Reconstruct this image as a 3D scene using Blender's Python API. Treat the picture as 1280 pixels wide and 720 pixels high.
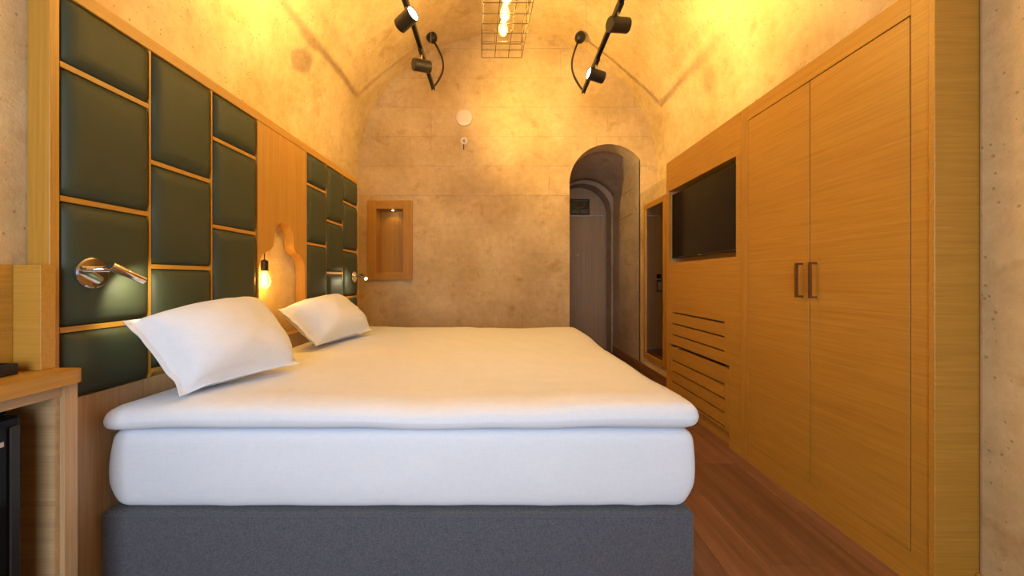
import bpy, bmesh, math, random
from mathutils import Vector, Matrix, noise
random.seed(7)
C = bpy.context.scene.collection
for o in list(bpy.data.objects):
    bpy.data.objects.remove(o)
sc = bpy.context.scene

# ------------------------------------------------------------------ camera
EYE = 1.13
cam_d = bpy.data.cameras.new('camera')
cam = bpy.data.objects.new('camera', cam_d); C.objects.link(cam)
cam.location = (0, 0, EYE); cam.rotation_euler = (math.pi/2, 0, 0)
cam_d.sensor_width = 36; cam_d.lens = 460/1280*36
cam_d.shift_x = 11/1280; cam_d.shift_y = -11/1280
cam_d.clip_start = 0.02
sc.camera = cam
# ------------------------------------------------------------------ light
w = bpy.data.worlds.new('world'); sc.world = w; w.use_nodes = True
w.node_tree.nodes['Background'].inputs[0].default_value = (.55, .72, 1, 1)
w.node_tree.nodes['Background'].inputs[1].default_value = 0.6
sc.view_settings.view_transform = 'Standard'; sc.view_settings.look = 'None'
sc.view_settings.gamma = 1; sc.view_settings.use_curve_mapping = False
sc.view_settings.exposure = 0.12
WARM = (1.0, .61, .165)
BULB_W, SPOT_W, DAY_W = 62.0, 140.0, 55.0
ld = bpy.data.lights.new('window_daylight', 'AREA'); ld.shape = 'RECTANGLE'
ld.size = 1.5; ld.size_y = 1.6; ld.energy = DAY_W; ld.color = (.80, .90, 1.0)
lo = bpy.data.objects.new('window_daylight', ld); C.objects.link(lo)
lo.location = (-.35, -1.32, 1.45); lo.rotation_euler = (math.pi/2, 0, 0)

def point_light(name, loc, watts, r=.03, col=WARM, parent=None):
    d = bpy.data.lights.new(name, 'POINT'); d.energy = watts; d.color = col; d.shadow_soft_size = r
    o = bpy.data.objects.new(name, d); C.objects.link(o); o.location = loc
    if parent: o.parent = parent; o.location = Vector(loc)-parent.location
    return o
def spot_light(name, loc, axis, watts, ang=60, r=.03, col=WARM, blend=.6, parent=None):
    d = bpy.data.lights.new(name, 'SPOT'); d.energy = watts; d.color = col
    d.spot_size = math.radians(ang); d.spot_blend = blend; d.shadow_soft_size = r
    o = bpy.data.objects.new(name, d); C.objects.link(o); o.location = loc
    o.rotation_euler = Vector(axis).to_track_quat('-Z', 'Y').to_euler()
    if parent: o.parent = parent; o.location = Vector(loc)-parent.location
    return o

# ------------------------------------------------------------------ materials
def newmat(name):
    m = bpy.data.materials.new(name); m.use_nodes = True
    nt = m.node_tree; b = nt.nodes['Principled BSDF']
    return m, nt, b
def L(nt, a, ao, b, bi): nt.links.new(a.outputs[ao], b.inputs[bi])
def ramp(nt, stops):
    r = nt.nodes.new('ShaderNodeValToRGB')
    el = r.color_ramp.elements
    while len(el) < len(stops): el.new(.5)
    for e, (p, c) in zip(el, stops):
        e.position = p; e.color = (*c, 1)
    return r
def pos(nt, scale):
    g = nt.nodes.new('ShaderNodeNewGeometry'); mp = nt.nodes.new('ShaderNodeMapping')
    mp.inputs['Scale'].default_value = scale; L(nt, g, 'Position', mp, 'Vector'); return mp
def nz(nt, vec, scale, detail=4, rough=.55):
    n = nt.nodes.new('ShaderNodeTexNoise'); n.inputs['Scale'].default_value = scale
    n.inputs['Detail'].default_value = detail; n.inputs['Roughness'].default_value = rough
    L(nt, vec, 0, n, 'Vector'); return n
def mixc(nt, a, b, fac, mode='MIX'):
    x = nt.nodes.new('ShaderNodeMix'); x.data_type = 'RGBA'; x.blend_type = mode
    for sock, v in ((6, a), (7, b)):
        if isinstance(v, tuple): x.inputs[sock].default_value = (*v, 1)
        else: nt.links.new(v, x.inputs[sock])
    if isinstance(fac, (int, float)): x.inputs[0].default_value = fac
    else: nt.links.new(fac, x.inputs[0])
    return x.outputs[2]
def bump(nt, b, h, strength, dist=.01):
    n = nt.nodes.new('ShaderNodeBump'); n.inputs['Strength'].default_value = strength
    n.inputs['Distance'].default_value = dist
    nt.links.new(h, n.inputs['Height']); L(nt, n, 'Normal', b, 'Normal')
def plain(name, col, rough=.5, metal=0, coat=0):
    m, nt, b = newmat(name)
    p = pos(nt, (1, 1, 1)); n = nz(nt, p, 60, 2)
    c = mixc(nt, tuple(x*.93 for x in col), tuple(min(1, x*1.05) for x in col), n.outputs['Fac'])
    nt.links.new(c, b.inputs['Base Color'])
    b.inputs['Roughness'].default_value = rough; b.inputs['Metallic'].default_value = metal
    if coat: b.inputs['Coat Weight'].default_value = coat
    return m
def wood(name, dark, mid, light, grain, rough=.42, fine=1.0):
    """grain: scale triple, small along the grain"""
    m, nt, b = newmat(name)
    p = pos(nt, grain); n1 = nz(nt, p, 1.0, 6, .65)
    r1 = ramp(nt, [(.30, dark), (.5, mid), (.72, light)]); L(nt, n1, 'Fac', r1, 'Fac')
    p2 = pos(nt, tuple(g*3.4 for g in grain)); n2 = nz(nt, p2, 1.0, 3, .6)
    r2 = ramp(nt, [(.36, (.70, .66, .60)), (.56, (1, 1, 1))]); L(nt, n2, 'Fac', r2, 'Fac')
    c = mixc(nt, r1.outputs[0], r2.outputs[0], .42*fine, 'MULTIPLY')
    nt.links.new(c, b.inputs['Base Color']); b.inputs['Roughness'].default_value = rough
    bump(nt, b, n2.outputs['Fac'], .12, .002)
    return m
def stone(name, dark, mid, light, pits=1.0, stain=.4):
    m, nt, b = newmat(name)
    p = pos(nt, (1, 1, 1))
    n1 = nz(nt, p, 1.7, 7, .62); n2 = nz(nt, p, 14, 6, .7); n3 = nz(nt, p, 5.0, 5, .6)
    r1 = ramp(nt, [(.32, dark), (.5, mid), (.68, light)]); L(nt, n1, 'Fac', r1, 'Fac')
    r2 = ramp(nt, [(.3, (.80, .76, .70)), (.6, (1, 1, 1))]); L(nt, n2, 'Fac', r2, 'Fac')
    c = mixc(nt, r1.outputs[0], r2.outputs[0], .7, 'MULTIPLY')
    r3 = ramp(nt, [(.58, (1, 1, 1)), (.72, (.74, .62, .5))]); L(nt, n3, 'Fac', r3, 'Fac')
    c = mixc(nt, c, r3.outputs[0], stain, 'MULTIPLY')
    v = nt.nodes.new('ShaderNodeTexVoronoi'); v.inputs['Scale'].default_value = 30
    v.inputs['Randomness'].default_value = 1; L(nt, p, 0, v, 'Vector')
    n4 = nz(nt, p, 9, 3); 
    a = nt.nodes.new('ShaderNodeMath'); a.operation = 'MULTIPLY_ADD'
    a.inputs[1].default_value = .42; a.inputs[2].default_value = -.16
    L(nt, n4, 'Fac', a, 0)
    sub = nt.nodes.new('ShaderNodeMath'); sub.operation = 'SUBTRACT'
    L(nt, v, 'Distance', sub, 0); L(nt, a, 0, sub, 1)
    rp = ramp(nt, [(.02, (1, 1, 1)), (.09, (0, 0, 0))]); L(nt, sub, 0, rp, 'Fac')
    pm = nt.nodes.new('ShaderNodeMath'); pm.operation = 'MULTIPLY'; pm.inputs[1].default_value = .55*pits
    L(nt, rp, 0, pm, 0)
    c = mixc(nt, c, (.23, .14, .08), pm.outputs[0])
    nt.links.new(c, b.inputs['Base Color']); b.inputs['Roughness'].default_value = .92
    b.inputs['Specular IOR Level'].default_value = .2
    h = nt.nodes.new('ShaderNodeMath'); h.operation = 'SUBTRACT'
    L(nt, n2, 'Fac', h, 0); L(nt, pm, 0, h, 1)
    bump(nt, b, h.outputs[0], .45, .012)
    return m
def emit(name, col, s):
    m, nt, b = newmat(name)
    b.inputs['Base Color'].default_value = (*col, 1); b.inputs['Emission Color'].default_value = (*col, 1)
    b.inputs['Emission Strength'].default_value = s; return m
def fabric(name, col, scale=420, rough=.9, amt=.25, bs=.15, sheen=.2):
    m, nt, b = newmat(name)
    p = pos(nt, (1, 1, 1))
    w1 = nz(nt, pos(nt, (1, 1, .12)), scale, 2); w2 = nz(nt, pos(nt, (.12, .12, 1)), scale, 2)
    s = nt.nodes.new('ShaderNodeMath'); s.operation = 'ADD'; L(nt, w1, 'Fac', s, 0); L(nt, w2, 'Fac', s, 1)
    r = ramp(nt, [(.7, tuple(x*(1-amt) for x in col)), (1.0, tuple(min(1, x*(1+amt)) for x in col))])
    hm = nt.nodes.new('ShaderNodeMath'); hm.operation = 'MULTIPLY'; hm.inputs[1].default_value = .85
    L(nt, s, 0, hm, 0); L(nt, hm, 0, r, 'Fac')
    nt.links.new(r.outputs[0], b.inputs['Base Color'])
    b.inputs['Roughness'].default_value = rough; b.inputs['Sheen Weight'].default_value = sheen
    bump(nt, b, s.outputs[0], bs, .002)
    return m

M = {}
M['stone'] = stone('tuff_stone', (.60, .45, .22), (.72, .57, .31), (.82, .68, .42), 1.2, .6)
M['stone_wall'] = stone('tuff_wall', (.54, .41, .22), (.655, .515, .29), (.75, .62, .38), .8, .75)
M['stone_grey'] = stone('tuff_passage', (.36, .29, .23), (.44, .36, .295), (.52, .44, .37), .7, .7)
M['mortar'] = stone('mortar', (.60, .47, .32), (.68, .55, .39), (.74, .62, .46), .3, .2)
oak = ((.43, .215, .028), (.49, .255, .036), (.54, .295, .05))
M['oak_y'] = wood('oak_grain_along_room', *oak, (95, 1.5, 95))
M['oak_x'] = wood('oak_grain_across', *oak, (1.5, 95, 95))
M['oak_z'] = wood('oak_grain_vertical', *oak, (70, 70, 1.2))
pale = ((.42, .265, .13), (.50, .325, .165), (.56, .375, .20))  # same oak, with window daylight put into a paler colour
M['daylit_z'] = wood('daylit_oak_vertical', *pale, (70, 70, 1.2))
M['daylit_y'] = wood('daylit_oak_along', *pale, (55, 1.3, 55))
M['daylit_x'] = wood('daylit_oak_across', *pale, (1.3, 55, 55))
M['door_z'] = wood('door_veneer', (.38, .30, .22), (.45, .36, .27), (.50, .41, .31), (70, 70, 1.0))
M['floor'] = []
for k, f in enumerate((.82, .95, 1.08, 1.2)):
    cs = [tuple(x*f for x in c) for c in ((.135, .066, .036), (.20, .10, .056), (.27, .145, .085))]
    M['floor'].append(wood('floor_board_%d' % k, *cs, (16, .9, 16), .38, .8))
M['skirting'] = wood('skirting_wood', (.16, .07, .03), (.24, .11, .05), (.30, .15, .07), (55, 1.2, 55))
M['linen'] = fabric('white_linen', (.75, .81, .91), 260, .85, .02, .02, .15)
M['bedcloth'] = fabric('grey_upholstery', (.09, .097, .122), 1000, .95, .35, .3, .2)
M['black'] = plain('black_metal', (.018, .016, .014), .42, .2)
M['blackgloss'] = plain('black_gloss', (.008, .007, .007), .10)
M['blackgloss'].node_tree.nodes['Principled BSDF'].inputs['Specular IOR Level'].default_value = .13
M['dark'] = plain('dark_gap', (.035, .02, .012), .8)
M['chrome'] = plain('chrome', (.82, .82, .84), .08, 1)
M['bronze'] = plain('bronze', (.25, .14, .075), .32, .9)
M['steel'] = plain('steel', (.6, .58, .55), .3, 1)
M['wire'] = plain('aged_brass_wire', (.09, .06, .03), .5, .7)
M['white'] = plain('white_plastic', (.80, .77, .72), .45)
M['mirror'] = plain('mirror_glass', (.86, .88, .88), .02, 1)
M['lens'] = emit('lit_lens', (1, .93, .78), 14)
M['led'] = emit('led_point', (1, .9, .7), 30)
M['filament'] = emit('filament', (1, .72, .28), 25)
M['board'] = plain('sign_board', (.006, .018, .018), .3)
M['mark'] = plain('sign_marks', (.12, .20, .19), .5)
M['grey'] = plain('grey_card', (.42, .43, .45), .6)
M['rubber'] = plain('dark_rubber', (.05, .05, .05), .7)
def leather():
    m, nt, b = newmat('green_leather')
    p = pos(nt, (1, 1, 1)); n = nz(nt, p, 3, 3); v = nt.nodes.new('ShaderNodeTexVoronoi'); v.inputs['Scale'].default_value = 420
    L(nt, p, 0, v, 'Vector')
    c = mixc(nt, (.036, .047, .027), (.046, .060, .034), n.outputs['Fac']); nt.links.new(c, b.inputs['Base Color'])
    b.inputs['Roughness'].default_value = .55; b.inputs['Specular IOR Level'].default_value = .35; bump(nt, b, v.outputs['Distance'], .08, .001); return m
M['leather'] = leather()
def bulbglass():
    m = bpy.data.materials.new('amber_bulb_glass'); m.use_nodes = True; nt = m.node_tree
    out = nt.nodes['Material Output']; nt.nodes.remove(nt.nodes['Principled BSDF'])
    t = nt.nodes.new('ShaderNodeBsdfTransparent'); t.inputs[0].default_value = (1, .86, .55, 1)
    g = nt.nodes.new('ShaderNodeBsdfGlossy'); g.inputs['Roughness'].default_value = .05
    e = nt.nodes.new('ShaderNodeEmission'); e.inputs[0].default_value = (1, .55, .12, 1); e.inputs[1].default_value = 1.5
    lw = nt.nodes.new('ShaderNodeLayerWeight'); lw.inputs[0].default_value = .25
    x = nt.nodes.new('ShaderNodeMixShader'); L(nt, lw, 'Fresnel', x, 0); L(nt, t, 0, x, 1); L(nt, g, 0, x, 2)
    a = nt.nodes.new('ShaderNodeAddShader'); L(nt, x, 0, a, 0); L(nt, e, 0, a, 1); L(nt, a, 0, out, 'Surface'); return m
M['bulb'] = bulbglass()

# ------------------------------------------------------------------ mesh helpers
def bx(bm, x0, x1, y0, y1, z0, z1):
    vs = [bm.verts.new((x, y, z)) for z in (z0, z1) for x, y in ((x0, y0), (x1, y0), (x1, y1), (x0, y1))]
    for f in ((3, 2, 1, 0), (4, 5, 6, 7), (0, 1, 5, 4), (1, 2, 6, 5), (2, 3, 7, 6), (3, 0, 4, 7)):
        bm.faces.new([vs[i] for i in f])
    return bm
def box(x0, x1, y0, y1, z0, z1, bev=0, seg=1):
    bm = bmesh.new(); bx(bm, x0, x1, y0, y1, z0, z1)
    if bev: bmesh.ops.bevel(bm, geom=bm.edges[:], offset=bev, segments=seg, affect='EDGES', profile=.6)
    return bm
def tube(bm, pts, r, n=8, cap=True, rs=None):
    pts = [Vector(p) for p in pts]; rings = []
    up = None
    for i, p in enumerate(pts):
        d = (pts[min(i+1, len(pts)-1)]-pts[max(i-1, 0)]).normalized()
        if up is None:
            up = Vector((0, 0, 1)) if abs(d.z) < .9 else Vector((1, 0, 0))
        a = d.cross(up).normalized(); up = a.cross(d).normalized()
        rr = rs[i] if rs else r
        rings.append([bm.verts.new(p+(a*math.cos(t)+up*math.sin(t))*rr) for t in [2*math.pi*k/n for k in range(n)]])
    for A, B in zip(rings, rings[1:]):
        for k in range(n):
            bm.faces.new((A[k], A[(k+1) % n], B[(k+1) % n], B[k]))
    if cap:
        bm.faces.new(rings[0][::-1]); bm.faces.new(rings[-1])
    return bm
def lathe(bm, prof, origin, axis, n=24):
    """prof: list of (radius, distance along axis)"""
    q = Vector((0, 0, 1)).rotation_difference(Vector(axis).normalized()); o = Vector(origin); rings = []
    for r, h in prof:
        if r < 1e-6: rings.append([bm.verts.new(o+q@Vector((0, 0, h)))])
        else: rings.append([bm.verts.new(o+q@Vector((r*math.cos(t), r*math.sin(t), h))) for t in [2*math.pi*k/n for k in range(n)]])
    for A, B in zip(rings, rings[1:]):
        for k in range(n):
            a = [A[0]] if len(A) == 1 else [A[k], A[(k+1) % n]]
            b = [B[0]] if len(B) == 1 else [B[(k+1) % n], B[k]]
            if len(a)+len(b) > 2: bm.faces.new(a+b)
    return bm
def obj(name, bm, m, parent=None, smooth=False):
    bmesh.ops.recalc_face_normals(bm, faces=bm.faces[:])
    me = bpy.data.meshes.new(name); bm.to_mesh(me); bm.free()
    lo = Vector((1e9,)*3); hi = -lo
    for v in me.vertices:
        for i in range(3): lo[i] = min(lo[i], v.co[i]); hi[i] = max(hi[i], v.co[i])
    c = (lo+hi)/2; c.z = lo.z
    me.transform(Matrix.Translation(-c))
    me.materials.append(m)
    if smooth:
        for p in me.polygons: p.use_smooth = True
    o = bpy.data.objects.new(name, me); C.objects.link(o); o.location = c
    if parent is not None:
        o.parent = parent
        pw = Vector(parent.location); q = parent.parent
        while q is not None: pw += Vector(q.location); q = q.parent
        o.location = c-pw
    return o
def autosmooth(o, ang=35):
    me = o.data
    for p in me.polygons: p.use_smooth = True
    try: me.set_sharp_from_angle(angle=math.radians(ang))
    except Exception: pass
    return o
def thing(name, label, cat, loc, group=None):
    o = bpy.data.objects.new(name, None); C.objects.link(o); o.location = loc; o.empty_display_size = .1
    return tag(o, label, cat, group)
def tag(o, label, cat, group=None):
    o['label'] = label; o['category'] = cat
    if group: o['group'] = group
    return o
def struct(o, label=None):
    o['kind'] = 'structure'
    if label: o['label'] = label
    return o
def strip_solid(bm, xs, lo, hi, y0, y1):
    """solid between lower curve and upper curve along x, between y0 and y1"""
    R = [[bm.verts.new(p) for p in ((x, y0, lo(x)), (x, y0, hi(x)), (x, y1, hi(x)), (x, y1, lo(x)))] for x in xs]
    for A, B in zip(R, R[1:]):
        for k in range(4):
            bm.faces.new((A[k], A[(k+1) % 4], B[(k+1) % 4], B[k]))
    bm.faces.new(R[0][::-1]); bm.faces.new(R[-1]); return bm
def poly_prism_x(bm, yz, x0, x1):
    a = [bm.verts.new((x0, y, z)) for y, z in yz]; b = [bm.verts.new((x1, y, z)) for y, z in yz]
    n = len(yz)
    for k in range(n): bm.faces.new((a[k], a[(k+1) % n], b[(k+1) % n], b[k]))
    f1 = bm.faces.new(a[::-1]); f2 = bm.faces.new(b)
    bmesh.ops.triangulate(bm, faces=[f1, f2]); return bm
def rbox(cx, cy, cz, hx, hy, hz, r, nx, ny, nz_, fn=None):
    def coords(h, n, r):
        e = [r*(1-math.cos(a)) for a in (0, .35, .7, 1.05, math.pi/2)]
        m = [-h+r+(2*h-2*r)*k/n for k in range(1, n)]
        return [-h+x for x in e]+m+[h-x for x in e[::-1]]
    X, Y, Z = coords(hx, nx, r), coords(hy, ny, r), coords(hz, nz_, min(r, hz*.98))
    bm = bmesh.new(); D = {}
    def V(x, y, z):
        k = (round(x, 6), round(y, 6), round(z, 6))
        if k not in D:
            rz = min(r, hz*.999)
            c = Vector((max(-hx+r, min(hx-r, x)), max(-hy+r, min(hy-r, y)), max(-hz+rz, min(hz-rz, z))))
            d = Vector((x, y, z))-c
            if d.length > 1e-9:
                s = max(abs(d.x), abs(d.y), abs(d.z)*r/rz)
                d = Vector((d.x, d.y, d.z*r/rz)); d = d.normalized()*s; d.z *= rz/r
            p = c+d
            if fn: p = fn(p)
            D[k] = bm.verts.new((p.x+cx, p.y+cy, p.z+cz))
        return D[k]
    def face(P, Q, g):
        for i in range(len(P)-1):
            for j in range(len(Q)-1):
                bm.faces.new((g(P[i], Q[j]), g(P[i+1], Q[j]), g(P[i+1], Q[j+1]), g(P[i], Q[j+1])))
    for s in (-hz, hz): face(X, Y, lambda a, b: V(a, b, s))
    for s in (-hx, hx): face(Y, Z, lambda a, b: V(s, a, b))
    for s in (-hy, hy): face(X, Z, lambda a, b: V(a, s, b))
    return bm

# ================================================================== THE SETTING
D = 4.57                     # face of the back wall
WL, WR = -1.43, 1.70         # lower side walls
YF = -1.2                    # wall behind the camera
VC, VH, VZ, VR, VE = .055, 1.872, 2.282, 1.887, 2.2    # vault centre, half width, springing, rise, exponent
def vault_z(x):
    t = min(1, abs(x-VC)/VH); return VZ+VR*(1-t**VE)**(1/VE)
# floor: planks laid along the room
fl = struct(obj('floor', box(-1.9, 2.0, YF-.2, 6.3, -.08, -.0122), M['dark']))
pw, pl = .19, 1.28
plank_mesh = []
for k in range(4):
    o = obj('plank', box(-pw/2+.0009, pw/2-.0009, -pl/2+.001, pl/2-.001, -.012, 0, .0018), M['floor'][k])
    plank_mesh.append(o.data); bpy.data.objects.remove(o)
i = 0
x = -1.42+pw/2
while x < 1.72:
    y = YF-.15+pl*(.5-((i*.37) % 1))
    j = 0
    while y < 6.6:
        if y+pl/2 > YF-.1 and y-pl/2 < 6.2:
            o = bpy.data.objects.new('plank', plank_mesh[random.randrange(4)]); C.objects.link(o)
            o.parent = fl; o.location = Vector((x, y, -.012))-fl.location
        y += pl
    x += pw; i += 1
# lower side walls (thick stone lining, ledge on top)
struct(obj('wall_left', box(-2.05, WL, YF, 3.454, 0, 2.045, .012, 2), M['stone_wall']))
struct(obj('wall_left_far', box(-2.05, VC-VH, 3.4545, D+.1, 0, 2.2), M['stone_wall']))
struct(obj('wall_right_near', box(1.658, WR-.0005, YF, 1.2835, 0, 2.20, .01, 2), M['stone_wall']))
struct(obj('baseboard_right_near', box(1.646, 1.6575, YF, 1.2835, 0, .107, .003), M['oak_y']))
struct(obj('wall_right', box(WR, 2.15, YF, D+.02, 0, 2.20, .012, 2), M['stone_wall']))
# barrel vault
bm = bmesh.new()
prof = [(VC-VH-.003, 1.98)]
for k in range(49):
    a = math.pi*k/48; ca, sa = math.cos(a), math.sin(a)
    prof.append((VC-VH*math.copysign(abs(ca)**(2/VE), ca), VZ+VR*abs(sa)**(2/VE)))
prof.append((VC+VH+.003, 1.98))
ys = [YF-.15+(D+.12-YF+.15)*k/60 for k in range(61)]
rows = []
for y in ys:
    row = []
    for q, (px, pz) in enumerate(prof):
        nrm = Vector((px-VC, 0, pz-2.4)).normalized()
        d = noise.noise(Vector((px*1.1, y*1.1, pz*1.1)))*.018+noise.noise(Vector((px*4, y*4, pz*4)))*.006
        row.append(bm.verts.new(Vector((px, y, pz))+nrm*d))
    rows.append(row)
for A, B in zip(rows, rows[1:]):
    for k in range(len(prof)-1): bm.faces.new((A[k], B[k], B[k+1], A[k+1]))
vault = struct(obj('ceiling', bm, M['stone'], smooth=True), 'barrel vault of pitted yellow tuff stone')
sm = vault.modifiers.new('thick', 'SOLIDIFY'); sm.thickness = .12; sm.offset = 1
# back wall with arched opening
AX, AR, AZ, AL, ARt = 1.311, .487, 2.322, .824, WR
def arch_z(x): return AZ+math.sqrt(max(0, AR*AR-(x-AX)**2))
def wall_lo(x): return arch_z(x) if AL-1e-6 <= x <= ARt+1e-6 else 0
bm = bmesh.new()
NX0, NX1, NZ0, NZ1 = -1.58, -1.225, 1.20, 2.01      # recess of the display niche
strip_solid(bm, [-2.05, NX0], lambda x: 0, lambda x: 4.4, D+.005, D+.26)
strip_solid(bm, [NX0, NX1], lambda x: 0, lambda x: NZ0, D+.005, D+.26)
strip_solid(bm, [NX0, NX1], lambda x: NZ1, lambda x: 4.4, D+.005, D+.26)
strip_solid(bm, [NX1, AL], lambda x: 0, lambda x: 4.4, D+.005, D+.26)
strip_solid(bm, [AL+(ARt-AL)*(1-math.cos(math.pi*k/36))/2 for k in range(37)], arch_z, lambda x: 4.4, D+.005, D+.26)
strip_solid(bm, [ARt, 2.2], lambda x: 0, lambda x: 4.4, D+.005, D+.26)
wb = struct(obj('wall_back', bm, M['mortar']), 'tuff block wall at the far end with an arched opening')
zc, ci = -.02, 0
while zc < 4.15:
    h = .365
    z0, z1 = max(zc, 0)+.002, zc+h-.002
    x = -1.95+(0 if ci % 2 else -.37)
    while x < 2.1:
        bw = .62+.22*random.random()
        x0, x1 = max(x+.0015, -1.95), min(x+bw-.0015, 2.12)
        segs = []
        for a, b, ar in ((x0, min(x1, NX0), 0), (max(x0, NX0), min(x1, NX1), 2), (max(x0, NX0), min(x1, NX1), 3), (max(x0, NX1), min(x1, AL), 0),
                         (max(x0, AL), min(x1, ARt), 1), (max(x0, ARt), x1, 0)):
            if b-a > .012: segs.append((a, b, ar))
        bm = bmesh.new(); n0 = 0
        for a, b, ar in segs:
            def lo(x_): return max(z0, arch_z(x_)) if ar == 1 else (max(z0, NZ1) if ar == 3 else z0)
            def hi(x_): return min(z1, vault_z(x_)+.04, NZ0 if ar == 2 else 9)
            xs = [a+(b-a)*k/12 for k in range(13)] if (ar or z1 > 2.2) else [a, b]
            run = []
            for q in xs+[None]:
                if q is not None and hi(q)-lo(q) > .004: run.append(q)
                else:
                    if len(run) > 1:
                        strip_solid(bm, run, lo, hi, D-.0014*random.random(), D+.05); n0 += 1
                    run = []
        if n0: obj('stone_block', bm, M['stone_wall'], wb)
        else: bm.free()
        x += bw
    zc += h; ci += 1
# wall behind the camera with its window opening
wf = bmesh.new()
bx(wf, -2.05, -1.25, YF-.25, YF, 0, 4.4); bx(wf, 1.05, 2.15, YF-.25, YF, 0, 4.4)
bx(wf, -1.25, 1.05, YF-.25, YF, 0, .6); bx(wf, -1.25, 1.05, YF-.25, YF, 2.3, 4.4)
struct(obj('wall_front', wf, M['stone_wall']))
wn = struct(obj('window_1', box(-1.25, 1.05, YF-.22, YF-.16, .6, .66), M['oak_x']))
for x0, x1 in ((-1.25, -1.19), (.99, 1.05)):
    obj('window_frame', box(x0, x1, YF-.22, YF-.16, .66, 2.24), M['oak_z'], wn)
obj('window_frame', box(-1.25, 1.05, YF-.22, YF-.16, 2.24, 2.3), M['oak_x'], wn)
# passage behind the arch
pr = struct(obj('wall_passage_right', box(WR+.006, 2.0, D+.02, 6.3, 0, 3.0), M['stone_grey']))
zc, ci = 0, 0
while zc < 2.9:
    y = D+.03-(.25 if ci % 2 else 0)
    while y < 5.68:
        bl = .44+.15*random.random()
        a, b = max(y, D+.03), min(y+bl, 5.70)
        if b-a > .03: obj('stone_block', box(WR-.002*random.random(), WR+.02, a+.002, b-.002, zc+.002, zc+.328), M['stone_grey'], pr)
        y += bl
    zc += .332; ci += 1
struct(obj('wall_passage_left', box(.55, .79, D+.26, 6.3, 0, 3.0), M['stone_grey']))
bm = bmesh.new(); rows = []
for k in range(9):
    t = k/8; y = D+.25+t*(5.70-D-.25); R = .52-.02*t; zs = 2.36-.20*t; cx = 1.26
    rows.append([bm.verts.new((cx-R*math.cos(math.pi*q/24), y, zs+R*math.sin(math.pi*q/24))) for q in range(25)])
for A, B in zip(rows, rows[1:]):
    for q in range(24): bm.faces.new((A[q], B[q], B[q+1], A[q+1]))
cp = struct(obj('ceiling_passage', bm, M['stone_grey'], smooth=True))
s = cp.modifiers.new('thick', 'SOLIDIFY'); s.thickness = .15; s.offset = 1
DX, DR, DZ = 1.22, .45, 2.16
bm = bmesh.new()
strip_solid(bm, [.6, DX-DR], lambda x: 0, lambda x: 3.0, 5.69, 5.96)
strip_solid(bm, [DX-DR+2*DR*(1-math.cos(math.pi*k/28))/2 for k in range(29)], lambda x: DZ+math.sqrt(max(0, DR*DR-(x-DX)**2)), lambda x: 3.0, 5.69, 5.96)
strip_solid(bm, [DX+DR, 1.95], lambda x: 0, lambda x: 3.0, 5.69, 5.96)
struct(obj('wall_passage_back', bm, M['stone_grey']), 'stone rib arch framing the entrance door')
d1 = struct(obj('door_1', box(.775, 1.655, 5.965, 6.01, .008, 2.155, .003), M['door_z']), 'grey brown veneer entrance door')
obj('transom_panel', box(.75, 1.69, 5.975, 6.02, 2.165, 2.7), M['door_z'], d1)
for a, b in ((.74, .772), (1.658, 1.69)): obj('door_frame', box(a, b, 5.966, 6.05, 0, 2.165, .003), M['door_z'], d1)
lp = obj('lock_plate', box(.80, .87, 5.945, 5.965, .93, 1.21, .004), M['black'], d1)
bm = bmesh.new(); tube(bm, [(.835, 5.945, 1.13), (.835, 5.90, 1.13)], .011, 10); tube(bm, [(.835, 5.905, 1.13), (.955, 5.90, 1.13)], .010, 10)
obj('door_lever', bm, M['steel'], d1)
obj('key_card', box(.805, .865, 5.938, 5.944, .95, 1.09), M['grey'], d1)
bm = bmesh.new(); lathe(bm, [(0, .006), (.012, .005), (.014, 0)], (1.21, 5.965, 1.52), (0, -1, 0), 14); obj('peephole', bm, M['steel'], d1)
# skirting along the right wall
struct(obj('baseboard_right', box(WR-.014, WR-.0025, 3.4125, 5.68, .0, .107, .003), M['skirting']))

# ================================================================== HEADBOARD
HX = -1.36
hb = thing('headboard', 'oak headboard wall with green leather cushion panels behind the bed', 'headboard', (HX-.03, 2.28, 0))
Y0, Y1 = 1.103, 3.452
obj('side_frame', box(WL+.002, HX, Y0, 1.129, 0, 2.06, .002), M['oak_z'], hb)  # deeper oak puts this end's weaker daylight into the colour
obj('side_frame', box(WL+.002, HX, 3.432, Y1, 0, 2.06, .002), M['daylit_z'], hb)
obj('top_rail', box(WL+.002, HX+.001, 1.1295, 3.4315, 2.012, 2.06, .002), M['oak_y'], hb)
for a, b in ((1.1295, 2.0335), (2.5475, 3.4315)):
    obj('backing_board', box(WL+.004, HX-.016, a, b, .752, 2.0115), M['daylit_z'], hb)
    obj('lower_panel', box(WL+.004, HX-.001, a, b, 0, .751), M['daylit_z'], hb)
obj('lower_panel', box(WL+.004, HX-.001, 2.0345, 2.5465, 0, .78), M['daylit_z'], hb)
for y in (2.0335, 2.5395): obj('stile', box(WL+.004, HX+.001, y+.0005, y+.0075, .7815, 2.0115), M['oak_z'], hb)
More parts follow.
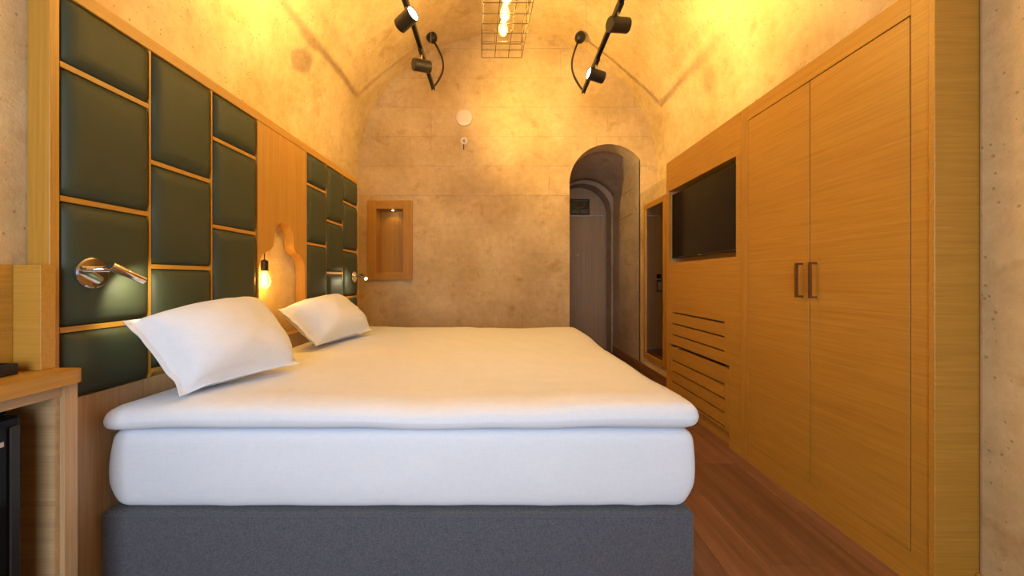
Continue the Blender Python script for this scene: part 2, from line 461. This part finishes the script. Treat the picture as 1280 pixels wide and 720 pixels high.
# centre panel with the bell shaped cut-out
cy = 2.29
cut = [(2.527, .78), (2.527, 1.18), (2.521, 1.235), (2.50, 1.268), (2.46, 1.288), (2.425, 1.302), (2.40, 1.325), (2.393, 1.36), (2.391, 1.39)]
for k in range(1, 12):
    a = math.pi*k/12; cut.append((cy+.101*math.cos(a), 1.39+.093*math.sin(a)))
cut += [(2*cy-y, z) for y, z in cut[:9][::-1]]
cut = sorted(cut)
def cut_z(y):
    if y <= cut[0][0] or y >= cut[-1][0]: return .781
    for (ya, za), (yb_, zb) in zip(cut, cut[1:]):
        if ya <= y <= yb_ and yb_ > ya: return za+(zb-za)*(y-ya)/(yb_-ya)
    return 1.2
bm = bmesh.new()
cols_y = [2.042, 2.0529, 2.0531]+sorted(set(round(y, 5) for y, z in cut if 2.0535 < y < 2.5265))+[2.5269, 2.5271, 2.539]
cut = [(y, z) for y, z in cut if not (z < 1.0)]
R = [[bm.verts.new(p) for p in ((WL+.003, y, cut_z(y)), (WL+.003, y, 2.011), (HX-.002, y, 2.011), (HX-.002, y, cut_z(y)))] for y in cols_y]
for A, B in zip(R, R[1:]):
    for k in range(4): bm.faces.new((A[k], A[(k+1) % 4], B[(k+1) % 4], B[k]))
bm.faces.new(R[0][::-1]); bm.faces.new(R[-1])
autosmooth(obj('arched_panel', bm, M['oak_z'], hb), 40)
cols = [(1.131, 1.4155, 0), (1.4245, 1.7145, 1), (1.7265, 2.0265, 0), (2.5535, 2.832, 0), (2.8415, 3.124, 1), (3.133, 3.428, 0)]
barsA, barsB = (.972, 1.38, 1.794), (.775, 1.18, 1.585)
def cushion(y0, y1, z0, z1):
    n = 12; bm = bmesh.new(); hy, hz = (y1-y0)/2, (z1-z0)/2; g = []
    for a in range(n+1):
        row = []
        for b in range(n+1):
            u = math.sin(math.pi/2*(2*a/n-1)); v = math.sin(math.pi/2*(2*b/n-1))
            eu = (1-abs(u))*hy; ev = (1-abs(v))*hz
            e = min(eu, .04)/.04; f = min(ev, .04)/.04
            t = math.sqrt(max(0, 1-(1-e)**2))*math.sqrt(max(0, 1-(1-f)**2))
            h = .028*t+.003*(1-u*u)*(1-v*v)
            row.append(bm.verts.new((HX-.0155+h, (y0+y1)/2+u*hy, (z0+z1)/2+v*hz)))
        g.append(row)
    for a in range(n):
        for b in range(n): bm.faces.new((g[a][b], g[a+1][b], g[a+1][b+1], g[a][b+1]))
    back = [bm.verts.new((HX-.0158, yy, zz)) for yy, zz in ((y0, z0), (y1, z0), (y1, z1), (y0, z1))]
    return bm, back
for ci, (a, b, s) in enumerate(cols):
    bars = barsB if s else barsA
    edges = [.752]+list(bars)+[2.0115]
    for k in range(len(edges)-1):
        z0 = edges[k]+(.009 if k else .001); z1 = edges[k+1]-(.009 if k < len(edges)-2 else .002)
        if z1-z0 < .03: continue
        bm, back = cushion(a, b, z0, z1)
        for v in back: bm.verts.remove(v)
        obj('leather_cushion', bm, M['leather'], hb, True)
    for z in bars:
        obj('divider', box(HX-.0155, HX-.003, a+.0005, b-.0005, z-.0085, z+.0085), M['oak_y'], hb)
for y in (1.42, 1.7205, 2.8368, 3.1285):
    obj('divider', box(HX-.0155, HX-.003, y-.0042, y+.0042, .7525, 2.0115), M['oak_z'], hb)

# ================================================================== BED
BY0, BY1 = 1.2366, 3.30
bb = thing('bed_base', 'charcoal grey upholstered bed base under the white mattress', 'bed base', (-.355, 2.27, 0))
bm = rbox(-.3545, (BY0+BY1)/2, .195, .9985, (BY1-BY0)/2, .15, .014, 30, 30, 4)
obj('upholstered_box', bm, M['bedcloth'], bb, True)
for x in (-1.2, .5):
    for y in (1.4, 3.15):
        bm = bmesh.new(); lathe(bm, [(0, 0), (.03, 0), (.036, .045), (0, .045)], (x, y, 0), (0, 0, 1), 14); obj('leg', bm, M['rubber'], bb)
bm = bmesh.new(); tube(bm, [(-1.345, BY0-.001, .336), (.634, BY0-.001, .336)], .0035, 6); obj('piping', bm, M['bedcloth'], bb)
def mat_fn(p):
    q = Vector((p.x*2.2, p.y*2.2, p.z*3))
    t = (p.z+.14)/.28
    squeeze = 1-.040*max(0, 1-t*2.6)**1.6            # sheet tucked under at the bottom
    bulge = 1+.010*math.sin(math.pi*max(0, min(1, t)))
    x = p.x*squeeze*bulge; y = p.y*(squeeze*.2+.8)*(bulge*.6+.4)
    w_ = .006*noise.noise(q*1.7)+.003*noise.noise(q*5)
    z = p.z+(.006*abs(noise.noise(Vector((p.x*6, p.y*2, 3)))) if p.z < -.1 else 0)
    return Vector((x+w_, y+w_*.8, z))
m_ = tag(obj('mattress', rbox(-.343, (BY0+BY1)/2+.006,   .4812, .992, (BY1-BY0)/2-.003, .1332, .03, 60, 60, 10, mat_fn), M['linen'], None, True),
         'deep white sheeted mattress between grey bed base and duvet', 'mattress')
def duv_fn(p):
    ex = abs(p.x)/1.006; ey = abs(p.y)/1.05
    edge = max(ex, ey)
    z = p.z
    n1 = noise.noise(Vector((p.x*1.6+5, p.y*1.6, 1.3))); n2 = noise.noise(Vector((p.x*5, p.y*3.2, 7.7))); n3 = noise.noise(Vector((p.x*11+3, p.y*11, 2)))
    top = max(0, min(1, (p.z+.044)/.088))
    z += top*(.016*n1+.006*n2+.002*n3)
    z -= top*.022*max(0, (edge-.90)/.10)**1.5
    z += (1-top)*(.006*n2 if edge > .95 else 0)+ .008*n1*(1 if edge > .97 else 0)
    x = p.x+(.010*noise.noise(Vector((p.y*3.5, 2, p.z*9)))+.012*noise.noise(Vector((p.y*1.4, 9, 0))))*max(0, (ex-.9)/.1)
    y = p.y+(.008*noise.noise(Vector((p.x*3.1, 5, p.z*9)))+.008*noise.noise(Vector((p.x*1.2, 1, 0))))*max(0, (ey-.9)/.1)
    return Vector((x, y, z))
tag(obj('duvet', rbox(-.342, 2.262, .667, 1.005, 1.046, .045, .043, 90, 90, 4, duv_fn), M['linen'], None, True),
    'thick white duvet spread flat over the whole bed', 'duvet')
def pillow(TN, TF, BF, BN, thick, label, seed):
    TN, TF, BF, BN = map(Vector, (TN, TF, BF, BN)); n = 30
    nrm = ((TF-TN)+(BF-BN)).cross((BN-TN)+(BF-TF)).normalized()
    if nrm.x < 0: nrm = -nrm
    fl_ = .09
    def P(u, v, s):
        # pulled-in edges, pointed corners
        uu = u*(1-.05*(1-v*v)); vv = v*(1-.07*(1-u*u))
        p = (TN*(1-uu)*(1+vv)+TF*(1+uu)*(1+vv)+BF*(1+uu)*(1-vv)+BN*(1-uu)*(1-vv))/4
        a = max(0, 1-(abs(u)/(1-fl_))**2.6); b = max(0, 1-(abs(v)/(1-fl_*.6))**2.6)
        t = (a*b)**.42
        q = Vector((u*1.3+seed, v*1.3, seed))
        wr = 1+.10*noise.noise(q)+.05*noise.noise(q*3)
        h = thick*t*wr*(1.0 if s > 0 else .55)+.003
        rim = .012*noise.noise(Vector((u*3+seed, v*3, 4)))*(1-t)
        return p+nrm*(h*s+rim)
    bm = bmesh.new()
    rng = [math.sin(math.pi/2*(2*k/n-1)) for k in range(n+1)]
    G = {}
    for s in (1, -1):
        for i, u in enumerate(rng):
            for j, v in enumerate(rng):
                if s < 0 and (i in (0, n) or j in (0, n)): G[s, i, j] = G[1, i, j]
                else: G[s, i, j] = bm.verts.new(P(u, v, s))
        for i in range(n):
            for j in range(n): bm.faces.new((G[s, i, j], G[s, i+1, j], G[s, i+1, j+1], G[s, i, j+1]))
    return tag(obj('pillow', bm, M['linen'], None, True), label, 'pillow', 'bed pillows')
pillow((-1.295, 1.25, .985), (-1.285, 1.91, 1.03), (-.93, 1.68, .742), (-1.10, 1.255, .735), .15, 'larger looking white pillow nearest the camera, leaning on the headboard', 1.3)
pillow((-1.30, 2.12, .955), (-1.285, 2.77, .985), (-.96, 2.70, .752), (-1.08, 2.12, .745), .15, 'white pillow farther from the camera, beyond the hanging bulb', 4.9)

# ================================================================== READING LAMPS ON THE HEADBOARD
def reading_lamp(y, z, label, aim):
    t = thing('reading_lamp', label, 'wall lamp', (HX+.016, y, z), 'headboard reading lamps')
    x0 = HX+.0145
    bm = bmesh.new(); lathe(bm, [(0, 0), (.048, 0), (.05, .003), (.05, .010), (.046, .014), (0, .015)], (x0, y, z), (1, 0, 0), 36)
    autosmooth(obj('wall_plate', bm, M['chrome'], t))
    bm = bmesh.new(); tube(bm, [(x0+.01, y+.004, z+.012), (x0+.075, y+.012, z+.014)], .009, 14); autosmooth(obj('arm', bm, M['chrome'], t))
    a = Vector(aim).normalized(); p = Vector((x0+.08, y+.004, z+.016))-a*.018
    bm = bmesh.new(); lathe(bm, [(0, 0), (.0125, 0), (.014, .003), (.014, .108), (.0125, .110), (.0115, .104), (0, .104)], p, a, 24)
    h = autosmooth(obj('lamp_head', bm, M['chrome'], t))
    bm = bmesh.new(); lathe(bm, [(0, .1055), (.0105, .1045)], p, a, 16); obj('lens', bm, M['lens'], h)
    e = p+a*.115
    spot_light('reading_light', e, Vector((-.85, a.y*.5, -.45)), 2.6, 120, .008, (1, .86, .55), .5, t)
reading_lamp(1.20, 1.150, 'chrome swivel reading lamp on the leather panel nearest the camera', (.10, .78, -.40))
reading_lamp(3.30, 1.150, 'chrome reading lamp at the far end of the headboard, facing the camera', (.55, -.62, -.30))

# ================================================================== HANGING BULB IN THE BELL NICHE
hbx, hby = -1.392, 2.146
t = thing('hanging_bulb', 'glowing amber bulb on black cord in the bell shaped niche', 'pendant lamp', (hbx, hby, 1.06))
bm = bmesh.new(); tube(bm, [(hbx, hby, 1.297), (hbx, hby, 1.235)], .0028, 6); obj('cord', bm, M['black'], t)
bm = bmesh.new(); lathe(bm, [(0, 0), (.020, 0), (.020, .058), (.008, .066), (0, .066)], (hbx, hby, 1.178), (0, 0, 1), 20); autosmooth(obj('socket', bm, M['black'], t))
bm = bmesh.new(); lathe(bm, [(.013, 0), (.015, -.012), (.026, -.034), (.0335, -.060), (.030, -.082), (.018, -.100), (0, -.107)], (hbx, hby, 1.179), (0, 0, 1), 24)
g = obj('glass', bm, M['bulb'], t, True)
bm = bmesh.new()
for k in range(6):
    a = k*math.pi/3; tube(bm, [(hbx+.006*math.cos(a), hby+.006*math.sin(a), 1.165), (hbx+.012*math.cos(a+.5), hby+.012*math.sin(a+.5), 1.095)], .0011, 5)
obj('filament', bm, M['filament'], t)
point_light('bulb_light', (hbx+.005, hby, 1.125), 3.4, .018, (1, .52, .12), t)

# ================================================================== WALL NICHE (wooden display box in back wall)
def bw_(px, py): return ((px-629)*D/460, EYE+(349-py)*D/460)
n_ = thing('wall_niche', 'oak framed display niche with small downlight on the stone back wall', 'niche', (-1.40, D, 1.12))
nx0, nx1, nz0, nz1 = -1.679, -1.123, 1.120, 2.103
ix0, ix1, iz0, iz1 = NX0+.012, NX1-.012, NZ0+.012, NZ1-.012
yf, yb = D-.03, D-.0045
for a, b in ((nx0, ix0), (ix1, nx1)): obj('frame_stile', box(a, b, yf, yb, nz0, nz1, .002), M['oak_z'], n_)
for a, b in ((nz0, iz0), (iz1, nz1)): obj('frame_rail', box(ix0+.0005, ix1-.0005, yf, yb, a, b, .002), M['oak_x'], n_)
for a, b in ((NX0+.001, ix0-.0005), (ix1+.0005, NX1-.001)): obj('box_side', box(a, b, yb+.0005, D+.17, NZ0+.001, NZ1-.001), M['oak_z'], n_)
obj('box_bottom', box(ix0, ix1, yb+.0005, D+.17, NZ0+.001, iz0), M['oak_x'], n_)
bt = obj('box_top', box(ix0, ix1, yb+.0005, D+.17, iz1, NZ1-.001), M['oak_x'], n_)
obj('box_back', box(ix0, ix1, D+.155, D+.17, iz0+.0005, iz1-.0005), M['oak_z'], n_)
bm = bmesh.new(); lathe(bm, [(0, 0), (.011, 0), (.012, .004), (0, .004)], (-1.39, D+.07, iz1-.005), (0, 0, 1), 16); obj('downlight', bm, M['led'], n_)
spot_light('niche_light', (-1.39, D+.07, iz1-.012), (0, 0, -1), .5, 130, .01, (1, .62, .2), .5, n_)

# ================================================================== SMOKE DETECTOR, SPRINKLER
def wall_at(px, py): return ((px-629)*D/460, EYE+(349-py)*D/460)
x, z = -.484, 3.127
t = thing('smoke_detector', 'round white disc detector high on the back wall', 'smoke detector', (x, D, z))
bm = bmesh.new(); lathe(bm, [(0, 0), (.100, 0), (.102, .006), (.100, .018), (.092, .023), (0, .025)], (x, D-.004, z), (0, -1, 0), 40); autosmooth(obj('disc', bm, M['white'], t))
bm = bmesh.new(); lathe(bm, [(0, .022), (.042, .022), (.042, .031), (.036, .034), (0, .035)], (x, D-.004, z), (0, -1, 0), 32); autosmooth(obj('raised_centre', bm, M['white'], t))
x, z = -.487, 2.845
t = thing('fire_sprinkler', 'small white sprinkler head under the round detector', 'sprinkler', (x, D, z))
bm = bmesh.new(); lathe(bm, [(.022, .012), (.030, .012), (.044, .006), (.046, 0), (0, 0)], (x, D-.004, z), (0, -1, 0), 28); autosmooth(obj('rosette', bm, M['white'], t))
bm = bmesh.new(); lathe(bm, [(0, 0), (.012, 0), (.012, .03), (.006, .032), (.006, .05), (0, .05)], (x, D-.008, z), (0, -1, 0), 16); tube(bm, [(x, D-.05, z), (x, D-.055, z-.02)], .005, 8)
obj('nozzle', bm, M['steel'], t)
bm = bmesh.new(); tube(bm, [(x, D-.03, z-.05), (x, D-.03, z-.115)], .0055, 8); tube(bm, [(x, D-.005, z-.045), (x, D-.03, z-.052)], .004, 6)
obj('drip_stem', bm, M['black'], t)

# ================================================================== CAGE PENDANT
y0, y1 = 1.62, 2.69
def cgx(y): return -.012+(2.69-y)*.075
cw, cz0, cz1 = .146, 2.75, 2.95
t = thing('cage_pendant', 'long brass wire cage pendant with a row of glowing filament bulbs', 'pendant lamp', (cgx(2.15), 2.15, cz0))
bm = bmesh.new(); ny = 12; r = .0032
def cp_(k, dx, z): y = y0+(y1-y0)*k/ny; return (cgx(y)+dx, y, z)
offs = [-cw, -cw/3, cw/3, cw]; zsx = [cz0, (cz0+cz1)/2, cz1]
for dx in offs: tube(bm, [cp_(0, dx, cz0), cp_(ny, dx, cz0)], r, 5)
for dx in (-cw, cw):
    for z in zsx[1:]: tube(bm, [cp_(0, dx, z), cp_(ny, dx, z)], r, 5)
for k in range(ny+1):
    tube(bm, [cp_(k, -cw, cz0), cp_(k, cw, cz0)], r*.85, 5)
    for dx in (-cw, cw): tube(bm, [cp_(k, dx, cz0), cp_(k, dx, cz1)], r*.85, 5)
for k in (0, ny):
    for z in zsx[1:]: tube(bm, [cp_(k, -cw, z), cp_(k, cw, z)], r, 5)
    for dx in offs[1:3]: tube(bm, [cp_(k, dx, cz0), cp_(k, dx, cz1)], r*.85, 5)
obj('wire_cage', bm, M['wire'], t)
bm = bmesh.new(); tube(bm, [(cgx(1.55), 1.55, 3.02), (cgx(2.70), 2.70, 3.02)], .016, 8); obj('lamp_bar', bm, M['black'], t)
for y in (1.75, 2.5):
    bm = bmesh.new(); tube(bm, [(cgx(y), y, 3.03), (cgx(y), y, vault_z(cgx(y))+.01)], .003, 6); obj('hanging_cable', bm, M['black'], t)
for y in (1.625, 2.3):
    for s_ in (-1, 1):
        bm = bmesh.new(); tube(bm, [(cgx(y)+s_*cw, y, cz1), (cgx(y)+s_*cw, y, 3.02), (cgx(y), y, 3.02)], .0025, 5)
        obj('cage_hanger', bm, M['wire'], t)
for q in range(6):
    y = 2.535-.136*q*1.08; x = cgx(y)
    bm = bmesh.new(); lathe(bm, [(0, 0), (.019, 0), (.019, .07), (.010, .078), (0, .078)], (x, y, 2.935), (0, 0, 1), 16)
    so = autosmooth(obj('bulb_socket', bm, M['black'], t))
    bm = bmesh.new(); lathe(bm, [(.013, 0), (.015, -.02), (.024, -.055), (.032, -.085), (.030, -.105), (.019, -.123), (0, -.130)], (x, y, 2.937), (0, 0, 1), 20)
    obj('bulb_glass', bm, M['bulb'], t, True)
    bm = bmesh.new()
    for k in range(6):
        a = k*math.pi/3; tube(bm, [(x+.005*math.cos(a), y+.005*math.sin(a), 2.915), (x+.012*math.cos(a+.4), y+.012*math.sin(a+.4), 2.835)], .0017, 5)
    obj('filament', bm, M['filament'], t)
    point_light('bulb_light', (x, y, 2.868), BULB_W/6, .022, WARM, t)

# ================================================================== TRACK LIGHTS
def track_light(P1, P0, ball, heads, label, bow):
    P1, P0, ball = Vector(P1), Vector(P0), Vector(ball)
    t = thing('track_light', label, 'track light', P1, 'track lights under the vault')
    d = (P1-P0).normalized(); s = d.cross(Vector((0, 0, 1))).normalized()
    bm = bmesh.new(); vs = []
    for P in (P0, P1):
        for a, b in ((-.017, -.016), (-.006, -.016), (-.006, -.004), (.006, -.004), (.006, -.016), (.017, -.016), (.017, .016), (-.017, .016)):
            vs.append(bm.verts.new(P+s*a+Vector((0, 0, b))))
    for k in range(8): bm.faces.new((vs[k], vs[(k+1) % 8], vs[8+(k+1) % 8], vs[8+k]))
    bm.faces.new(vs[:8][::-1]); bm.faces.new(vs[8:])
    obj('track', bm, M['black'], t)
    for f in (.12, .55, .93):                                   # suspension wires
        p = P0.lerp(P1, f); bm = bmesh.new(); tube(bm, [p+Vector((0, 0, .016)), Vector((p.x, p.y, vault_z(p.x)+.01))], .0016, 5)
        obj('suspension_wire', bm, M['steel'], t)
    bm = bmesh.new(); nv = Vector((ball.x-VC, 0, ball.z-2.4)).normalized()
    lathe(bm, [(0, .075), (.03, .070), (.052, .05), (.062, .02), (.062, 0), (.055, -.02), (0, -.03)], ball, -nv, 24); autosmooth(obj('ceiling_cap', bm, M['black'], t), 50)
    bm = bmesh.new(); pts = []
    for k in range(15):
        u = k/14; p = (ball-nv*.06).lerp(P1+Vector((0, 0, .012)), u)
        pts.append(p+Vector(bow)*math.sin(math.pi*u)*(.6+.4*u))
    tube(bm, pts, .011, 8); obj('feed_cable', bm, M['black'], t, True)
    for f, ax, pw_ in heads:
        ax = Vector(ax).normalized(); p = P0.lerp(P1, f)
        bm = bmesh.new(); bx(bm, p.x-.016, p.x+.016, p.y-.075, p.y+.075, p.z-.034, p.z-.0165)
        ad = obj('track_adapter', bm, M['black'], t)
        hc = p+Vector((0, 0, -.125))
        bm = bmesh.new(); tube(bm, [p+Vector((0, 0, -.034)), p+Vector((0, 0, -.082))], .008, 8); obj('swivel', bm, M['steel'], t)
        bm = bmesh.new(); lathe(bm, [(0, -.075), (.046, -.075), (.050, -.070), (.050, .075), (.046, .075), (.044, .062), (0, .062)], hc, ax, 32)
        h = autosmooth(obj('spot_head', bm, M['black'], t))
        bm = bmesh.new(); lathe(bm, [(0, .072), (.0435, .070)], hc, ax, 24); obj('lens', bm, M['lens'], h)
        spot_light('spot_beam', hc+ax*.085, ax, SPOT_W*pw_, 112, .035, WARM, 1.0, t)
track_light((-.72, 3.80, 3.096), (-.66, 1.6, 3.096), (-.84, 4.30, 3.965), [(.20, (-.80, .25, .42), .75), (.46, (.79, -.55, .22), .8), (.715, (.80, .54, .16), 1.25)],  # first head is added out of view to brighten the vault
            'black track on the headboard side of the vault with black spot heads', (.13, 0, 0))
track_light((.826, 3.80, 3.06), (.81, 1.6, 3.06), (.905, 4.30, 3.965), [(.20, (.80, .25, .40), .30), (.46, (.93, .30, .14), .35), (.755, (-.94, -.22, .16), 1.35)],  # here too the first head is an added, unseen vault light
            'black track on the wardrobe side of the vault with black spot heads', (-.12, 0, 0))

# ================================================================== WARDROBE
CX = 1.513
wd = thing('wardrobe', 'tall oak wardrobe with two flush doors and bronze handles', 'wardrobe', (1.6, 1.82, 0))
obj('side_panel', box(CX-.006, WR-.002, 1.2845, 1.305, 0, 2.20, .0015), M['oak_x'], wd)
obj('stile', box(CX, WR-.06, 1.3055, 1.3665, 0, 2.20, .001), M['oak_y'], wd)
obj('filler_strip', box(CX, WR-.06, 2.2745, 2.3425, 0, 2.20, .001), M['oak_z'], wd)
obj('top_rail', box(CX, WR-.06, 1.367, 2.274, 2.112, 2.20, .001), M['oak_y'], wd)
obj('plinth', box(CX, WR-.06, 1.367, 2.274, 0, .117, .001), M['oak_y'], wd)
obj('carcass', box(CX+.03, WR-.005, 1.306, 2.344, .118, 2.111), M['dark'], wd)  # near-black colour paints in the shade behind the door gaps
for a, b, hy, lb in ((1.3705, 1.8148, 1.778, 0), (1.8198, 2.2710, 1.861, 1)):
    dr = obj('door', box(CX, CX+.024, a, b, .1205, 2.1065, .001), M['oak_y'], wd)
    bm = bmesh.new(); bx(bm, CX-.036, CX-.026, hy-.006, hy+.006, EYE-.092, EYE+.082)
    bx(bm, CX-.026, CX+.001, hy-.005, hy+.005, EYE+.072, EYE+.082); bx(bm, CX-.026, CX+.001, hy-.005, hy+.005, EYE-.092, EYE-.082)
    obj('handle', bm, M['bronze'], dr)

# ================================================================== TELEVISION CABINET
tc = thing('television_cabinet', 'oak cabinet with television recess and slotted lower panel beside the wardrobe', 'cabinet', (1.6, 2.88, 0))
a0, a1 = 2.3462, 3.412
ry0, ry1, rz0, rz1 = 2.392, 3.368, 1.277, 1.93
obj('top_panel', box(CX, CX+.022, a0, a1, rz1, 2.20, .001), M['oak_y'], tc)
obj('recess_stile', box(CX, CX+.022, a0, ry0, rz0, rz1-.0005), M['oak_y'], tc)
obj('recess_stile', box(CX, CX+.022, ry1, a1, rz0, rz1-.0005), M['oak_z'], tc)
obj('recess_side', box(CX+.0225, CX+.11, ry1, ry1+.02, rz0, rz1), M['daylit_z'], tc)
obj('recess_side', box(CX+.0225, CX+.11, ry0-.02, ry0, rz0, rz1), M['daylit_z'], tc)
obj('recess_top', box(CX+.0225, CX+.11, ry0, ry1, rz1+.0005, rz1+.02), M['oak_y'], tc)
obj('recess_bottom', box(CX+.0225, CX+.11, ry0, ry1, rz0-.02, rz0-.0005), M['oak_y'], tc)
obj('recess_back', box(CX+.11, CX+.13, ry0-.02, ry1+.02, rz0-.02, rz1+.02), M['oak_y'], tc)
obj('side_panel', box(CX+.0225, WR-.002, a1-.02, a1, 0, 2.20), M['oak_z'], tc)
obj('side_panel', box(CX+.0225, WR-.062, a0, a0+.02, 0, 2.20), M['oak_z'], tc)
obj('inner_back', box(CX+.06, CX+.075, a0+.021, a1-.021, .02, rz0-.03), M['dark'], tc)  # near-black sheet stands in for shade behind the slots
sy0, sy1 = 2.517, 3.298
sh = .0065
obj('slot_stile', box(CX, CX+.022, a0, sy0, .5505, rz0-.0005), M['oak_y'], tc)
obj('slot_stile', box(CX, CX+.022, sy1, a1, .5505, rz0-.0005), M['oak_y'], tc)
e = [.5505]
for z in (.637, .735, .833): e += [z-sh, z+sh]
e.append(rz0-.0005)
for k in range(0, len(e), 2): obj('slat', box(CX, CX+.022, sy0+.0003, sy1-.0003, e[k], e[k+1]), M['oak_y'], tc)
obj('lower_stile', box(CX, CX+.022, a0, 2.462, 0, .55), M['oak_y'], tc)
obj('lower_stile', box(CX, CX+.022, 3.346, a1, 0, .55), M['oak_z'], tc)
obj('toe_rail', box(CX+.03, CX+.05, 2.462, 3.346, 0, .088), M['oak_y'], tc)
fp = obj('flap', box(CX, CX+.018, 2.467, sy0, .10, .528, .001), M['oak_y'], tc)
obj('flap_stile', box(CX, CX+.018, sy1, 3.341, .10, .528, .001), M['oak_y'], fp)
e = [.10]
for z in (.122, .217, .311, .408): e += [z-sh, z+sh]
e.append(.528)
for k in range(0, len(e), 2): obj('slat', box(CX, CX+.018, sy0+.0003, sy1-.0003, e[k], e[k+1]), M['oak_y'], fp)
for y in (2.49, 3.19, 3.31): obj('hinge', box(CX-.003, CX+.02, y-.02, y+.02, .5295, .5385, .001), M['steel'], tc)

# ================================================================== TELEVISION
tv = thing('television', 'black flat screen television set into the oak wall cabinet', 'television', (CX+.05, 2.87, 1.30))
ty0, ty1, tz0, tz1 = 2.398, 3.335, 1.315, 1.895
obj('housing', box(CX+.018, CX+.048, ty0, ty1, tz0, tz1, .003), M['black'], tv)
obj('screen', box(CX+.016, CX+.0178, ty0+.008, ty1-.008, tz0+.014, tz1-.008), M['blackgloss'], tv)
bm = bmesh.new(); bx(bm, CX+.048, CX+.1095, 2.70, 3.05, 1.45, 1.75); obj('wall_bracket', bm, M['black'], tv)
bm = bmesh.new(); bx(bm, CX+.0155, CX+.018, 2.85, 2.89, tz0+.003, tz0+.008); obj('maker_badge', bm, M['steel'], tv)

# ================================================================== MIRROR
mx = WR-.03
mr = thing('wall_mirror', 'tall oak framed mirror on the right wall beyond the television cabinet', 'mirror', (mx, 4.10, .2))
y0, y1, z0, z1 = 3.80, 4.375, .205, 2.005
for a, b in ((y0, y0+.055), (y1-.055, y1)): obj('frame_stile', box(mx, WR-.003, a, b, z0, z1, .002), M['oak_z'], mr)
for a, b in ((z0, z0+.06), (z1-.06, z1)): obj('frame_rail', box(mx, WR-.003, y0+.0555, y1-.0555, a, b, .002), M['oak_y'], mr)
obj('glass', box(mx+.008, mx+.012, y0+.055, y1-.055, z0+.06, z1-.06), M['mirror'], mr)

# ================================================================== SIGN OVER THE DOOR
sg = thing('door_sign', 'small black sign with pale markings above the entrance door', 'sign', (1.24, 5.96, 2.175))
sx0, sx1, sz0, sz1 = 1.085, 1.395, 2.175, 2.425
obj('board', box(sx0, sx1, 5.945, 5.962, sz0, sz1, .003), M['board'], sg)
yb_ = 5.9445
for a, b, c, d in ((1.11, 1.225, 2.205, 2.222), (1.25, 1.37, 2.205, 2.222), (1.11, 1.225, 2.236, 2.250), (1.25, 1.37, 2.236, 2.250), (1.11, 1.37, 2.395, 2.405)):
    obj('printed_line', box(a, b, yb_-.0008, yb_, c, d), M['mark'], sg)
bm = bmesh.new(); tube(bm, [(1.15, yb_-.001, 2.285), (1.22, yb_-.001, 2.280), (1.285, yb_-.001, 2.290), (1.312, yb_-.001, 2.315), (1.318, yb_-.001, 2.375)], .006, 6)
tube(bm, [(1.14, yb_-.001, 2.285), (1.14, yb_-.001, 2.34), (1.20, yb_-.001, 2.35)], .004, 6)
obj('printed_curve', bm, M['mark'], sg)

# ================================================================== DESK, MINIBAR, TRAY
dk = thing('desk', 'oak desk end with rounded corner and upstand beside the headboard', 'desk', (-1.34, .6, 0))
dz = .866
bm = bmesh.new(); X0, X1, Ya, Yb, R = WL+.002, -1.240, .10, 1.098, .03
pts = [(X0, Ya), (X1, Ya)]+[(X1-R+R*math.cos(a), Yb-R+R*math.sin(a)) for a in [math.pi/2*k/8 for k in range(9)]]+[(X0, Yb)]
a_ = [bm.verts.new((x, y, dz-.038)) for x, y in pts]; b_ = [bm.verts.new((x, y, dz)) for x, y in pts]; n = len(pts)
for k in range(n): bm.faces.new((a_[k], a_[(k+1) % n], b_[(k+1) % n], b_[k]))
bm.faces.new(a_[::-1]); bm.faces.new(b_)
autosmooth(obj('desk_top', bm, M['oak_y'], dk), 40)
obj('end_panel', box(X0, -1.262, 1.058, 1.092, 0, dz-.0385, .001), M['daylit_z'], dk)
obj('apron', box(-1.30, -1.270, .10, 1.0575, dz-.072, dz-.0385), M['daylit_y'], dk)
obj('upstand_end', box(X0, -1.335, 1.062, 1.098, dz+.0005, 1.172, .001), M['oak_x'], dk)
obj('upstand_back', box(X0, X0+.014, .10, 1.0615, dz+.0005, 1.172, .001), M['oak_y'], dk)
obj('inner_panel', box(X0, -1.275, 1.046, 1.0575, 0, dz-.073), M['daylit_x'], dk)
fr = thing('minibar_fridge', 'black minibar fridge under the oak desk', 'fridge', (-1.34, .75, 0))
obj('body', box(WL+.006, -1.325, .50, .985, .03, .775, .004), M['black'], fr)
dd = obj('door', box(-1.3245, -1.285, .505, .98, .035, .77, .006, 2), M['blackgloss'], fr)
obj('door_edge', box(-1.2845, -1.278, .955, .975, .06, .745, .002), M['black'], dd)
obj('badge', box(-1.2845, -1.282, .915, .945, .700, .712), M['grey'], dd)
for x in (-1.40, -1.34):
    for y in (.55, .93): obj('foot', box(x-.012, x+.012, y-.012, y+.012, 0, .0295), M['rubber'], fr)
ty = thing('tray', 'black tray on the oak desk against the upstand', 'tray', (-1.37, .9, dz))
bm = bmesh.new(); ax0, ax1, by0, by1 = -1.411, -1.345, .62, 1.02
bx(bm, ax0, ax1, by0, by1, dz+.001, dz+.006)
obj('tray_base', bm, M['black'], ty)
for q in ((ax0, ax0+.006, by0, by1), (ax1-.006, ax1, by0, by1)): obj('tray_side', box(*q, dz+.0065, dz+.032), M['black'], ty)
for q in ((by0, by0+.006), (by1-.006, by1)): obj('tray_side', box(ax0+.0065, ax1-.0065, *q, dz+.0065, dz+.032), M['black'], ty)
